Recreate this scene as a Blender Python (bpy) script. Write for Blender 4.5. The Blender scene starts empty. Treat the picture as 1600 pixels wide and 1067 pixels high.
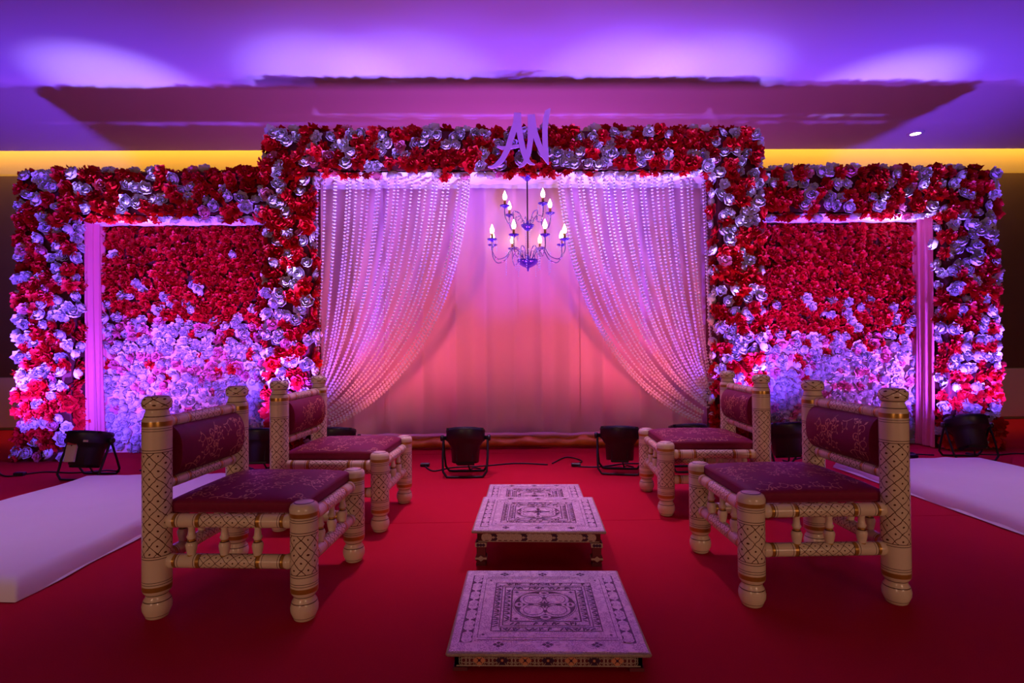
import bpy, math, random
from math import sin, cos, pi, radians, sqrt, atan2
from mathutils import Vector, Matrix, noise

random.seed(7)
SC = bpy.context.scene
COL = SC.collection

# ------------------------------------------------------------------ camera
cam = bpy.data.cameras.new('camera')
cam.sensor_width = 36.0
cam.lens = 855.0 / 1600.0 * 36.0
cam.clip_start = 0.05
camo = bpy.data.objects.new('camera', cam)
COL.objects.link(camo)
camo.matrix_world = (Matrix.Translation((0, 0, 0.9)) @ Matrix.Rotation(radians(-1.0), 4, 'Z')
                     @ Matrix.Rotation(radians(90.75), 4, 'X') @ Matrix.Rotation(radians(-0.5), 4, 'Z'))
SC.camera = camo

# ------------------------------------------------------------------ exposure, world
SC.view_settings.view_transform = 'Standard'
SC.view_settings.look = 'None'
SC.view_settings.gamma = 1.0
SC.view_settings.use_curve_mapping = False
SC.view_settings.exposure = 0.0
SC.cycles.use_denoising = True
SC.cycles.max_bounces = 6
SC.cycles.diffuse_bounces = 4
SC.cycles.glossy_bounces = 3
SC.cycles.sample_clamp_indirect = 4.0
world = bpy.data.worlds.new('hall_world')
SC.world = world
world.use_nodes = True
world.node_tree.nodes['Background'].inputs[0].default_value = (0.004, 0.003, 0.006, 1)

# ------------------------------------------------------------------ lights
def spot(name, loc, aim, energy, col, size=60, blend=1.0, r=0.05):
    l = bpy.data.lights.new(name, 'SPOT')
    l.energy = energy
    l.color = col
    l.spot_size = radians(size)
    l.spot_blend = blend
    l.shadow_soft_size = r
    o = bpy.data.objects.new(name, l)
    COL.objects.link(o)
    o.location = loc
    o.rotation_euler = (Vector(aim) - Vector(loc)).to_track_quat('-Z', 'Y').to_euler()
    return o

def area(name, loc, aim, sx, sy, energy, col, spread=180):
    l = bpy.data.lights.new(name, 'AREA')
    l.shape = 'RECTANGLE'
    l.size, l.size_y = sx, sy
    l.energy = energy
    l.color = col
    l.spread = radians(spread)
    o = bpy.data.objects.new(name, l)
    COL.objects.link(o)
    o.location = loc
    o.rotation_euler = (Vector(aim) - Vector(loc)).to_track_quat('-Z', 'Y').to_euler()
    return o

BLUE = (0.17, 0.06, 1.0)
WHITEBLUE = (0.44, 0.36, 1.0)
ROSY = (1.0, 0.13, 0.20)
MAGENTA = (1.0, 0.16, 1.0)
# lamps of the hall behind the guests: dim and warm, shining level across the floor
area('hall_wash', (-3.2, -4.6, 1.25), (-0.6, 4.5, 1.0), 1.2, 0.8, 23, (1.0, 0.54, 0.37), 120)
area('hall_wash', (3.4, -4.6, 1.25), (0.8, 4.5, 1.0), 1.2, 0.8, 23, (1.0, 0.54, 0.37), 120)
# downlights in front of the stage
spot('stage_downlight', (-0.55, 3.45, 3.1), (-0.35, 3.2, 0), 170, (1.0, 0.48, 0.88), 56, 1.0, 0.08)
spot('stage_downlight', (0.85, 3.45, 3.1), (0.60, 3.2, 0), 120, (1.0, 0.48, 0.92), 56, 1.0, 0.08)
# narrow unseen spots, added to brighten the two mattresses
spot('mattress_fill', (-2.9, 2.7, 3.1), (-2.5, 2.7, 0), 90, (0.85, 0.50, 1.0), 52, 1.0, 0.08)
spot('mattress_fill', (3.6, 2.9, 3.1), (3.1, 2.9, 0), 90, (0.85, 0.50, 1.0), 52, 1.0, 0.08)
# added fill, hidden behind the curtain, that lifts the shadow on the ceiling
area('backstage_fill', (0.15, 5.75, 0.4), (0.15, 5.75, 3.2), 1.1, 0.4, 52, (1.0, 0.14, 1.0))
# cove light hidden above the ceiling's edge, washing the back wall
area('cove_light', (0.1, 6.36, 3.42), (0.1, 6.38, 0.0), 13.5, 0.05, 100, (1.0, 0.60, 0.07))

# lamp positions on the floor: x, y, yaw, tilt (deg towards stage), [spot energy, colour, cone, aim]
PARS = [
    (-3.98, 4.02, 20, 14), (-2.98, 4.00, -4, 14), (-1.77, 4.05, 5, 12), (-1.22, 4.02, 0, 14),
    (-0.27, 3.93, 0, 16), (0.84, 3.95, -12, 12), (1.36, 4.00, 0, 14), (2.10, 4.05, 8, 12),
    (3.66, 4.26, -10, 22), (4.36, 4.20, -10, 14),
]
# (index, aim, energy, colour, cone)
BEAMS = [
    (0, (-3.90, 4.62, 0.9), 360, BLUE, 124),
    (1, (-3.50, 4.80, 0.9), 185, BLUE, 130),
    (1, (-3.25, 4.70, 3.2), 560, WHITEBLUE, 30),
    (1, (-3.30, 4.30, 3.2), 120, BLUE, 84),
    (1, (-2.80, 4.98, 0.9), 36, MAGENTA, 110),
    (2, (-1.92, 4.56, 0.9), 260, BLUE, 116),
    (2, (-1.45, 4.66, 3.2), 400, WHITEBLUE, 34),
    (2, (-2.40, 4.98, 1.6), 45, MAGENTA, 75),
    (3, (-1.10, 4.62, 2.2), 62, WHITEBLUE, 70),
    (3, (-1.30, 4.52, 2.6), 260, BLUE, 46),
    (3, (-0.75, 5.00, 1.8), 40, ROSY, 130),
    (4, (-0.40, 5.00, 1.7), 14, ROSY, 120),
    (4, (-0.40, 4.52, 2.6), 330, BLUE, 46),
    (4, (0.05, 5.00, 2.1), 75, BLUE, 52),
    (4, (-0.50, 4.35, 3.2), 130, BLUE, 76),
    (4, (-0.70, 4.66, 3.2), 300, WHITEBLUE, 34),
    (5, (0.60, 5.00, 1.7), 14, ROSY, 120),
    (5, (0.80, 4.52, 2.6), 330, BLUE, 46),
    (5, (0.45, 5.00, 2.1), 75, BLUE, 52),
    (5, (0.90, 4.35, 3.2), 130, BLUE, 76),
    (5, (1.00, 4.66, 3.2), 330, WHITEBLUE, 34),
    (6, (1.45, 4.52, 2.6), 260, BLUE, 46),
    (6, (0.90, 5.00, 1.8), 40, ROSY, 130),
    (6, (1.28, 4.62, 2.2), 62, WHITEBLUE, 70),
    (7, (2.16, 4.56, 0.9), 260, BLUE, 116),
    (7, (1.70, 4.66, 3.2), 400, WHITEBLUE, 34),
    (7, (2.70, 4.98, 1.6), 45, MAGENTA, 75),
    (8, (3.70, 4.85, 0.9), 185, BLUE, 130),
    (8, (3.40, 4.78, 3.2), 560, WHITEBLUE, 30),
    (8, (3.60, 4.45, 3.2), 120, BLUE, 84),
    (8, (3.10, 4.98, 1.0), 38, MAGENTA, 110),
    (9, (4.08, 4.62, 0.9), 360, BLUE, 124),
]
for (i, aim, e, c, s) in BEAMS:
    x, y, yw, ti = PARS[i]
    spot('par_beam', (x, y + 0.06, 0.40), aim, e, c, s, 1.0, 0.05)

# ------------------------------------------------------------------ node helpers
def inp(node, names, val):
    for n in names:
        if n in node.inputs:
            node.inputs[n].default_value = val
            return

class NT:
    def __init__(s, name):
        s.m = bpy.data.materials.new(name)
        s.m.use_nodes = True
        s.t = s.m.node_tree
        s.b = s.t.nodes['Principled BSDF']
    def n(s, typ, **kw):
        o = s.t.nodes.new(typ)
        for k, v in kw.items():
            setattr(o, k, v)
        return o
    def link(s, a, b):
        s.t.links.new(a, b)
    def m_(s, op, a, b=None, c=None):
        o = s.n('ShaderNodeMath', operation=op)
        for i, v in enumerate((a, b, c)):
            if v is None:
                continue
            if isinstance(v, (int, float)):
                o.inputs[i].default_value = v
            else:
                s.link(v, o.inputs[i])
        return o.outputs[0]
    def mix(s, f, a, b):
        o = s.n('ShaderNodeMix', data_type='RGBA')
        if isinstance(f, (int, float)):
            o.inputs[0].default_value = f
        else:
            s.link(f, o.inputs[0])
        for i, v in ((6, a), (7, b)):
            if isinstance(v, tuple):
                o.inputs[i].default_value = (*v, 1) if len(v) == 3 else v
            else:
                s.link(v, o.inputs[i])
        return o.outputs[2]
    def base(s, v):
        if isinstance(v, tuple):
            s.b.inputs['Base Color'].default_value = (*v, 1)
        else:
            s.link(v, s.b.inputs['Base Color'])
    def noise(s, scale, detail=2.0, coord='Object'):
        tc = s.n('ShaderNodeTexCoord')
        o = s.n('ShaderNodeTexNoise')
        o.inputs['Scale'].default_value = scale
        o.inputs['Detail'].default_value = detail
        s.link(tc.outputs[coord], o.inputs['Vector'])
        return o.outputs['Fac']
    def bump(s, h, strength=0.3, dist=0.002):
        o = s.n('ShaderNodeBump')
        o.inputs['Strength'].default_value = strength
        o.inputs['Distance'].default_value = dist
        s.link(h, o.inputs['Height'])
        s.link(o.outputs[0], s.b.inputs['Normal'])

def mat(name, col, rough=0.6, metal=0.0, var=0.15, nscale=20.0, bump=0.0, sheen=0.0, spec=None):
    t = NT(name)
    nz = t.noise(nscale)
    dark = tuple(c * (1 - var) for c in col)
    lite = tuple(min(1.0, c * (1 + var)) for c in col)
    t.base(t.mix(nz, dark, lite))
    t.b.inputs['Roughness'].default_value = rough
    t.b.inputs['Metallic'].default_value = metal
    if spec is not None:
        inp(t.b, ['Specular IOR Level'], spec)
    if sheen:
        inp(t.b, ['Sheen Weight'], sheen)
    if bump:
        t.bump(t.noise(nscale * 6, 3), bump)
    return t.m

def emit_mat(name, col, strength):
    t = NT(name)
    t.base(tuple(min(1, c) for c in col))
    t.b.inputs['Emission Color'].default_value = (*col, 1)
    t.b.inputs['Emission Strength'].default_value = strength
    return t.m

def petal_mat(name, c1, c2, rough=0.45):
    t = NT(name)
    oi = t.n('ShaderNodeObjectInfo')
    nz = t.noise(30.0)
    f = t.m_('ADD', t.m_('MULTIPLY', oi.outputs['Random'], 0.65), t.m_('MULTIPLY', nz, 0.35))
    t.base(t.mix(f, c1, c2))
    t.b.inputs['Roughness'].default_value = rough
    inp(t.b, ['Specular IOR Level'], 0.3)
    t.bump(t.noise(90.0, 3), 0.25)
    return t.m

def lattice_mat(name, cells, period):
    """cream lacquer with a hand-drawn brown diamond lattice and dots (flat paint); u runs round, v along"""
    t = NT(name)
    uv = t.n('ShaderNodeUVMap')
    sp = t.n('ShaderNodeSeparateXYZ')
    t.link(uv.outputs[0], sp.inputs[0])
    wob = t.m_('MULTIPLY', t.m_('SUBTRACT', t.noise(45.0, 1), 0.5), 0.28)
    u = t.m_('MULTIPLY', sp.outputs[0], float(cells))
    v = t.m_('DIVIDE', sp.outputs[1], period)
    a = t.m_('ADD', t.m_('ADD', u, v), wob)
    b = t.m_('ADD', t.m_('SUBTRACT', u, v), wob)
    fa = t.m_('ABSOLUTE', t.m_('SUBTRACT', t.m_('FRACT', a), 0.5))
    fb = t.m_('ABSOLUTE', t.m_('SUBTRACT', t.m_('FRACT', b), 0.5))
    la = t.m_('GREATER_THAN', fa, 0.462)
    lb = t.m_('GREATER_THAN', fb, 0.462)
    d = t.m_('SQRT', t.m_('ADD', t.m_('MULTIPLY', fa, fa), t.m_('MULTIPLY', fb, fb)))
    dot = t.m_('LESS_THAN', d, 0.095)
    ink = t.m_('MAXIMUM', t.m_('MAXIMUM', la, lb), dot)
    nz = t.noise(12.0)
    t.base(t.mix(ink, t.mix(nz, (0.72, 0.60, 0.42), (0.82, 0.70, 0.51)), (0.10, 0.035, 0.012)))
    t.b.inputs['Roughness'].default_value = 0.22
    return t.m

M = {}
M['cream'] = mat('cream_lacquer', (0.78, 0.66, 0.47), 0.22, var=0.07, nscale=12)
M['lat_post'] = lattice_mat('cream_lattice_post', 6, 0.050)
M['lat_rail'] = lattice_mat('cream_lattice_rail', 4, 0.040)
M['gold'] = mat('gold_paint', (0.50, 0.27, 0.05), 0.32, 0.55, var=0.2, nscale=40)
M['ink'] = mat('brown_line_paint', (0.10, 0.035, 0.012), 0.4)
M['maroon'] = mat('maroon_satin', (0.20, 0.006, 0.042), 0.55, var=0.18, nscale=60, bump=0.12, spec=0.25)
M['thread'] = mat('gold_thread', (0.62, 0.24, 0.13), 0.40, 0.2, var=0.2, nscale=120)
M['black'] = mat('black_plastic', (0.012, 0.012, 0.016), 0.38, var=0.2)
M['blackmetal'] = mat('black_powder_coat', (0.016, 0.016, 0.020), 0.5, 0.3, var=0.2, nscale=60, bump=0.1)
M['rubber'] = mat('black_cable_rubber', (0.010, 0.010, 0.012), 0.5)
M['paper'] = mat('paper_sticker', (0.62, 0.50, 0.42), 0.7, var=0.05)
M['paperred'] = mat('red_print', (0.5, 0.04, 0.08), 0.7)
M['lens'] = emit_mat('lit_violet_lens', (0.20, 0.08, 1.0), 0.6)
M['cloth'] = mat('pale_chiffon', (0.86, 0.54, 0.60), 0.75, var=0.04, nscale=4, bump=0.06, sheen=0.2)
M['white_cloth'] = mat('white_cotton', (0.84, 0.82, 0.84), 0.8, var=0.03, nscale=6, bump=0.08)
M['drape'] = mat('pink_chiffon', (0.78, 0.20, 0.26), 0.8, var=0.04, nscale=4, bump=0.06)
M['hem'] = mat('orange_gold_hem', (0.95, 0.34, 0.06), 0.45, 0.1, var=0.3, nscale=14, bump=0.2)
M['board'] = mat('frame_board_fabric', (0.10, 0.006, 0.012), 0.85)
M['red'] = petal_mat('red_petal', (0.40, 0.002, 0.006), (0.80, 0.010, 0.026), 0.42)
M['white'] = petal_mat('white_petal', (0.62, 0.56, 0.64), (0.86, 0.83, 0.88), 0.5)
M['pink'] = petal_mat('pink_petal', (0.62, 0.10, 0.22), (0.85, 0.36, 0.50), 0.5)
M['bead'] = mat('crystal_bead', (0.90, 0.88, 0.94), 0.25, 0.0, var=0.03, spec=0.7)
M['chrome'] = mat('violet_chrome', (0.62, 0.56, 0.86), 0.16, 0.9, var=0.1)
M['bowl'] = mat('cut_glass_bowl', (0.20, 0.12, 0.72), 0.12, 0.75, var=0.3, nscale=60)
M['darkmetal'] = mat('dark_bronze', (0.10, 0.05, 0.07), 0.4, 0.6)
M['candle'] = mat('amber_candle_sleeve', (0.45, 0.19, 0.05), 0.4, 0.1)
M['bulb'] = emit_mat('lit_flame_bulb', (1.0, 0.74, 0.48), 12.0)
M['downlight'] = emit_mat('lit_downlight', (1.0, 0.90, 0.72), 6.0)
M['sign'] = mat('lilac_acrylic', (0.72, 0.46, 0.78), 0.45, var=0.03)
M['tbl_dark'] = mat('table_dark_enamel', (0.045, 0.010, 0.050), 0.45, 0.1)
M['tbl_red'] = mat('table_red_velvet', (0.13, 0.008, 0.018), 0.7)
M['peach'] = mat('peach_enamel', (0.75, 0.32, 0.18), 0.4, 0.3)

def silver_mat():
    t = NT('embossed_white_metal')
    tc = t.n('ShaderNodeTexCoord')
    vo = t.n('ShaderNodeTexVoronoi', feature='DISTANCE_TO_EDGE')
    vo.inputs['Scale'].default_value = 150.0
    t.link(tc.outputs['Object'], vo.inputs['Vector'])
    edge = t.m_('LESS_THAN', vo.outputs['Distance'], 0.10)
    nz = t.noise(40.0, 3)
    f = t.m_('MULTIPLY', edge, t.m_('GREATER_THAN', nz, 0.44))
    t.base(t.mix(f, (0.80, 0.74, 0.78), (0.46, 0.36, 0.48)))
    t.b.inputs['Roughness'].default_value = 0.42
    t.b.inputs['Metallic'].default_value = 0.35
    t.bump(vo.outputs['Distance'], 0.6, 0.003)
    return t.m
M['silver'] = silver_mat()
M['silver_plain'] = mat('white_metal_inlay', (0.72, 0.64, 0.70), 0.4, 0.35, var=0.15, nscale=150, bump=0.3)
M['silver_edge'] = mat('beaded_silver_edge', (0.52, 0.42, 0.34), 0.4, 0.4, var=0.5, nscale=220, bump=0.6)

def carpet_mat():
    t = NT('red_carpet')
    nz = t.noise(1.6, 3)
    fz = t.noise(220.0, 2)
    c = t.mix(nz, (0.50, 0.004, 0.024), (0.64, 0.008, 0.036))
    t.base(t.mix(t.m_('MULTIPLY', fz, 0.45), c, (0.22, 0.002, 0.008)))
    t.b.inputs['Roughness'].default_value = 0.95
    inp(t.b, ['Specular IOR Level'], 0.15)
    t.bump(t.noise(500.0, 2), 0.5, 0.003)
    return t.m
M['carpet'] = carpet_mat()
M['underlay'] = mat('dark_underlay', (0.05, 0.003, 0.006), 0.95)
M['ceiling'] = mat('white_ceiling_paint', (0.50, 0.40, 0.54), 0.7, var=0.02, nscale=1.0)
M['wall'] = mat('tan_wall', (0.42, 0.30, 0.17), 0.7, var=0.04, nscale=2.0)
M['wood'] = mat('brown_wall_panel', (0.13, 0.065, 0.035), 0.5, var=0.15, nscale=5.0)
M['dado'] = mat('cream_dado', (0.66, 0.52, 0.42), 0.6, var=0.04, nscale=3.0)

# ------------------------------------------------------------------ mesh builder
class MB:
    def __init__(s):
        s.v = []; s.f = []; s.m = []; s.uv = []
        s.smooth = []
    def add(s, verts, faces, mi=0, X=None, uvs=None, smooth=True):
        o = len(s.v)
        if X is not None:
            verts = [X @ Vector(p) for p in verts]
        s.v.extend([tuple(p) for p in verts])
        for k, f in enumerate(faces):
            s.f.append(tuple(i + o for i in f))
            s.m.append(mi[k] if isinstance(mi, list) else mi)
            s.uv.append(uvs[k] if uvs else None)
            s.smooth.append(smooth)
        return s
    def box(s, c, d, mi=0, X=None, bev=0.0):
        x, y, z = d[0] / 2, d[1] / 2, d[2] / 2
        if bev <= 0:
            vs = [(c[0] + a * x, c[1] + b * y, c[2] + e * z) for a in (-1, 1) for b in (-1, 1) for e in (-1, 1)]
            fs = [(0, 1, 3, 2), (4, 6, 7, 5), (0, 4, 5, 1), (2, 3, 7, 6), (0, 2, 6, 4), (1, 5, 7, 3)]
            return s.add(vs, fs, mi, X, smooth=False)
        b = min(bev, x * .9, y * .9, z * .9)
        ring = lambda ix, iy: [(-x + ix, -y + iy + b * .0), (x - ix, -y + iy), (x - ix, y - iy), (-x + ix, y - iy)]
        vs = []
        for (ins, zz) in ((b, -z), (0, -z + b), (0, z - b), (b, z)):
            for (px, py) in ((-x + ins, -y + ins), (x - ins, -y + ins), (x - ins, y - ins), (-x + ins, y - ins)):
                vs.append((c[0] + px, c[1] + py, c[2] + zz))
        fs = [(3, 2, 1, 0), (12, 13, 14, 15)]
        for k in range(3):
            for j in range(4):
                j2 = (j + 1) % 4
                fs.append((k * 4 + j, k * 4 + j2, k * 4 + 4 + j2, k * 4 + 4 + j))
        return s.add(vs, fs, mi, X, smooth=False)
    def lathe(s, prof, n=16, X=None, cap=True):
        """prof: (z, r, mat of the band that starts here)"""
        vs = []; fs = []; ms = []; uvs = []
        for (z, r, m_) in prof:
            for j in range(n):
                a = 2 * pi * j / n
                vs.append((r * cos(a), r * sin(a), z))
        for k in range(len(prof) - 1):
            z0, z1 = prof[k][0], prof[k + 1][0]
            for j in range(n):
                j2 = (j + 1) % n
                fs.append((k * n + j, k * n + j2, (k + 1) * n + j2, (k + 1) * n + j))
                ms.append(prof[k][2])
                u0, u1 = j / n, (j + 1) / n
                uvs.append([(u0, z0), (u1, z0), (u1, z1), (u0, z1)])
        if cap:
            if prof[0][1] > 1e-5:
                fs.append(tuple(reversed(range(n)))); ms.append(prof[0][2]); uvs.append([(0, 0)] * n)
            if prof[-1][1] > 1e-5:
                o = (len(prof) - 1) * n
                fs.append(tuple(range(o, o + n))); ms.append(prof[-2][2]); uvs.append([(0, 0)] * n)
        return s.add(vs, fs, ms, X, uvs)
    def tube(s, pts, r, n=8, mi=0, X=None, closed=False, r2=None):
        pts = [Vector(p) for p in pts]
        N = len(pts)
        vs = []; fs = []
        up = None
        for i, p in enumerate(pts):
            if closed:
                t = (pts[(i + 1) % N] - pts[i - 1]).normalized()
            else:
                t = (pts[min(i + 1, N - 1)] - pts[max(i - 1, 0)]).normalized()
            if up is None:
                up = Vector((0, 0, 1)) if abs(t.z) < .9 else Vector((1, 0, 0))
            a = t.cross(up)
            if a.length < 1e-6:
                a = t.orthogonal()
            a.normalize(); b = a.cross(t).normalized(); up = b
            rr = r if r2 is None else r + (r2 - r) * i / max(1, N - 1)
            for j in range(n):
                g = 2 * pi * j / n
                vs.append(p + a * (rr * cos(g)) + b * (rr * sin(g)))
        for i in range(N if closed else N - 1):
            i2 = (i + 1) % N
            for j in range(n):
                j2 = (j + 1) % n
                fs.append((i * n + j, i * n + j2, i2 * n + j2, i2 * n + j))
        if not closed:
            fs.append(tuple(reversed(range(n)))); fs.append(tuple(range((N - 1) * n, N * n)))
        return s.add(vs, fs, mi, X)
    def flat(s, poly, z, mi=0, X=None):
        """a flat convex or star-shaped-free polygon at height z, seen from +z"""
        return s.add([(p[0], p[1], z) for p in poly], [tuple(range(len(poly)))], mi, X, smooth=False)
    def plate(s, poly, z0, z1, mi=0, X=None):
        n = len(poly)
        vs = [(p[0], p[1], z0) for p in poly] + [(p[0], p[1], z1) for p in poly]
        fs = [tuple(range(n, 2 * n)), tuple(reversed(range(n)))]
        for j in range(n):
            j2 = (j + 1) % n
            fs.append((j, j2, n + j2, n + j))
        return s.add(vs, fs, mi, X, smooth=False)
    def grid(s, fn, nu, nv, mi=0, X=None, smooth=True, closed=False):
        vs = [fn(i / nu, j / nv) for j in range(nv + 1) for i in range(nu + 1)]
        fs = []; uvs = []
        w = nu + 1
        for j in range(nv):
            for i in range(nu):
                fs.append((j * w + i, j * w + i + 1, (j + 1) * w + i + 1, (j + 1) * w + i))
                uvs.append([(i / nu, j / nv), ((i + 1) / nu, j / nv), ((i + 1) / nu, (j + 1) / nv), (i / nu, (j + 1) / nv)])
        return s.add(vs, fs, mi, X, uvs, smooth)
    def mesh(s, name, mats):
        me = bpy.data.meshes.new(name)
        me.from_pydata(s.v, [], s.f)
        for m_ in (mats if isinstance(mats, (list, tuple)) else [mats]):
            me.materials.append(m_)
        me.polygons.foreach_set('material_index', s.m)
        me.polygons.foreach_set('use_smooth', s.smooth)
        if any(u is not None for u in s.uv):
            ul = me.uv_layers.new(name='UVMap')
            data = []
            for f, u in zip(s.f, s.uv):
                data.extend([c for q in (u or [(0, 0)] * len(f)) for c in q])
            ul.data.foreach_set('uv', data)
        me.update()
        return me
    def build(s, name, mats, parent=None, loc=None):
        return put(name, s.mesh(name, mats), parent, loc)

def put(name, me, parent=None, loc=None, rot=None, scale=None):
    o = bpy.data.objects.new(name, me)
    COL.objects.link(o)
    if parent is not None:
        o.parent = parent
    if loc is not None:
        o.location = loc
    if rot is not None:
        o.rotation_euler = rot
    if scale is not None:
        o.scale = (scale,) * 3 if isinstance(scale, (int, float)) else scale
    return o

def tag(o, label, cat, group=None):
    o['label'] = label
    o['category'] = cat
    if group:
        o['group'] = group
    return o

def thing(name, label, cat, loc=(0, 0, 0), rz=0.0, group=None):
    o = bpy.data.objects.new(name, None)
    o.empty_display_size = 0.1
    COL.objects.link(o)
    o.location = loc
    o.rotation_euler = (0, 0, rz)
    return tag(o, label, cat, group)

def struct(o):
    o['kind'] = 'structure'
    return o

def children(o):
    return [c for c in bpy.data.objects if c.parent == o]

KIDS = {}
def copy_tree(o, parent=None):
    c = o.copy()
    COL.objects.link(c)
    c.parent = parent
    for ch in o.children:
        copy_tree(ch, c)
    return c

def align(nrm, spin=0.0):
    return (Vector(nrm).to_track_quat('Z', 'Y').to_matrix().to_4x4() @ Matrix.Rotation(spin, 4, 'Z'))

# ------------------------------------------------------------------ the room
HC = 3.2
CX = 0.11                                   # the stage's own centre line
fl = struct(MB().box((0.1, 0.0, -0.06), (18.0, 13.2, 0.10)).build('floor', M['underlay']))
seams = [-6.5, -4.6, -2.7, -0.85, 1.02, 2.86, 4.72, 6.5]
for a, b in zip(seams[:-1], seams[1:]):
    m = MB(); m.box((0.1, (a + b) / 2, -0.005), (18.0, b - a - 0.004, 0.01), bev=0.002)
    m.build('carpet_strip', M['carpet'], fl)
struct(MB().box((0.1, -0.15, HC + 0.05), (18.0, 12.9, 0.10)).build('ceiling', M['ceiling']))
# raised strip behind the ceiling's edge that houses the cove light
struct(MB().box((0.1, 6.50, HC + 0.32), (18.0, 0.60, 0.08)).build('trim_1', M['ceiling']))
struct(MB().box((0.1, 6.31, HC + 0.19), (18.0, 0.02, 0.18)).build('trim_2', M['ceiling']))
wb = struct(MB().box((0.1, 6.60, 1.80), (18.0, 0.14, 3.60)).build('wall_back', M['wall']))
struct(MB().box((-8.95, 0.0, 1.6), (0.1, 13.1, 3.2)).build('wall_left', M['wood']))
struct(MB().box((9.15, 0.0, 1.6), (0.1, 13.1, 3.2)).build('wall_right', M['wood']))
struct(MB().box((0.1, -6.6, 1.6), (18.0, 0.1, 3.2)).build('wall_front', M['wood']))
# lower wall: brown timber panels, cream dado below
x = -8.8
while x < 9.0:
    MB().box((x + 0.6, 6.515, 1.80), (1.194, 0.03, 2.36), bev=0.004).build('wall_panel', M['wood'], wb)
    MB().box((x + 0.6, 6.515, 0.32), (1.194, 0.03, 0.58), bev=0.004).build('dado_panel', M['dado'], wb)
    x += 1.2

# ------------------------------------------------------------------ roses
def rose_mesh(name, rings, seed, material, ruffle=0.12):
    """rings: (count, base radius, length, width, start elevation, end elevation, base height); unit radius about 1"""
    rg = random.Random(seed)
    m = MB()
    for (cnt, r0, L, W, e0, e1, h0) in rings:
        ph = rg.random() * 6.28
        for k in range(cnt):
            a = ph + 2 * pi * (k + rg.uniform(-.18, .18)) / cnt
            ca, sa = cos(a), sin(a)
            LL = L * rg.uniform(.88, 1.12)
            d0 = rg.uniform(-8, 8)
            vs = []
            rad, z = r0, h0
            ns = 4
            for i in range(ns):
                sfr = i / (ns - 1)
                if i:
                    e = radians(e0 + (e1 - e0) * sfr + d0)
                    rad += cos(e) * LL / (ns - 1)
                    z += sin(e) * LL / (ns - 1)
                w = W * (0.40, 0.92, 1.0, 0.72)[i] * 0.5
                for t in (-1, 0, 1):
                    cup = 0.22 * W * t * t * (1 if i else .3)
                    ee = radians(e0 + (e1 - e0) * sfr)
                    rr = rad - cup * sin(max(ee, .35))
                    zz = z + cup * cos(ee) * .7
                    if i == ns - 1:
                        zz += rg.uniform(-1, 1) * ruffle
                        rr += rg.uniform(-1, 1) * ruffle * .6
                    if i == ns - 1 and t == 0:
                        rr += 0.12 * W * cos(ee); zz += 0.12 * W * sin(ee)
                    lx, ly = rr, t * w
                    vs.append((lx * ca - ly * sa, lx * sa + ly * ca, zz))
            fs = [(i * 3 + j, i * 3 + j + 1, i * 3 + j + 4, i * 3 + j + 3) for i in range(ns - 1) for j in range(2)]
            m.add(vs, fs)
    return m.mesh(name, material)

OPEN = [(7, .14, .84, .80, 8, 28, .0), (6, .12, .74, .70, 30, 62, .05), (5, .09, .62, .58, 56, 90, .09), (4, .05, .55, .40, 78, 96, .12)]
RUFF = [(7, .10, .90, .62, 8, 0, .0), (7, .10, .78, .58, 36, 30, .04), (6, .08, .66, .50, 60, 50, .06), (4, .04, .58, .40, 80, 72, .08)]
BALL = [(7, .24, 1.00, .92, -6, 66, .0), (6, .20, .92, .84, 16, 92, .08), (5, .14, .84, .70, 42, 100, .14), (4, .06, .78, .46, 72, 96, .20)]
PETITE = [(7, .12, .92, .80, 6, 24, .0), (6, .10, .78, .66, 36, 66, .06), (4, .06, .62, .46, 70, 92, .12)]
ROSE = {
    'red': [rose_mesh('red_rose', RUFF, 1, M['red'], .16), rose_mesh('red_rose', OPEN, 2, M['red'], .14), rose_mesh('red_rose', RUFF, 3, M['red'], .18)],
    'white': [rose_mesh('white_rose', BALL, 4, M['white'], .08), rose_mesh('white_rose', OPEN, 5, M['white'], .10), rose_mesh('white_rose', BALL, 6, M['white'], .10)],
    'pink': [rose_mesh('pink_rose', OPEN, 7, M['pink'], .10), rose_mesh('pink_rose', BALL, 8, M['pink'], .10)],
}
ROSE_SMALL = {
    'red': [rose_mesh('red_rose', PETITE, 11, M['red'], .14), rose_mesh('red_rose', RUFF, 12, M['red'], .16)],
    'white': [rose_mesh('white_rose', PETITE, 13, M['white'], .10), rose_mesh('white_rose', BALL, 14, M['white'], .10)],
    'pink': [rose_mesh('pink_rose', PETITE, 15, M['pink'], .10), rose_mesh('pink_rose', OPEN, 16, M['pink'], .10)],
}

def scatter(o, u, v, n, w, h, sp, rg, jit=.28):
    """jittered hexagonal points on a rectangle with corner o, unit axes u, v and outward normal n"""
    o, u, v, n = Vector(o), Vector(u), Vector(v), Vector(n)
    out = []
    rows = max(1, round(h / (sp * .88)))
    cols = max(1, round(w / sp))
    for j in range(rows):
        for i in range(cols):
            a = (i + .5 + (.25 if j % 2 else -.25)) / cols + rg.uniform(-jit, jit) / cols
            b = (j + .5) / rows + rg.uniform(-jit, jit) / rows
            out.append((o + u * (w * a) + v * (h * b) + n * rg.uniform(-.008, .022), n))
    return out

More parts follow.
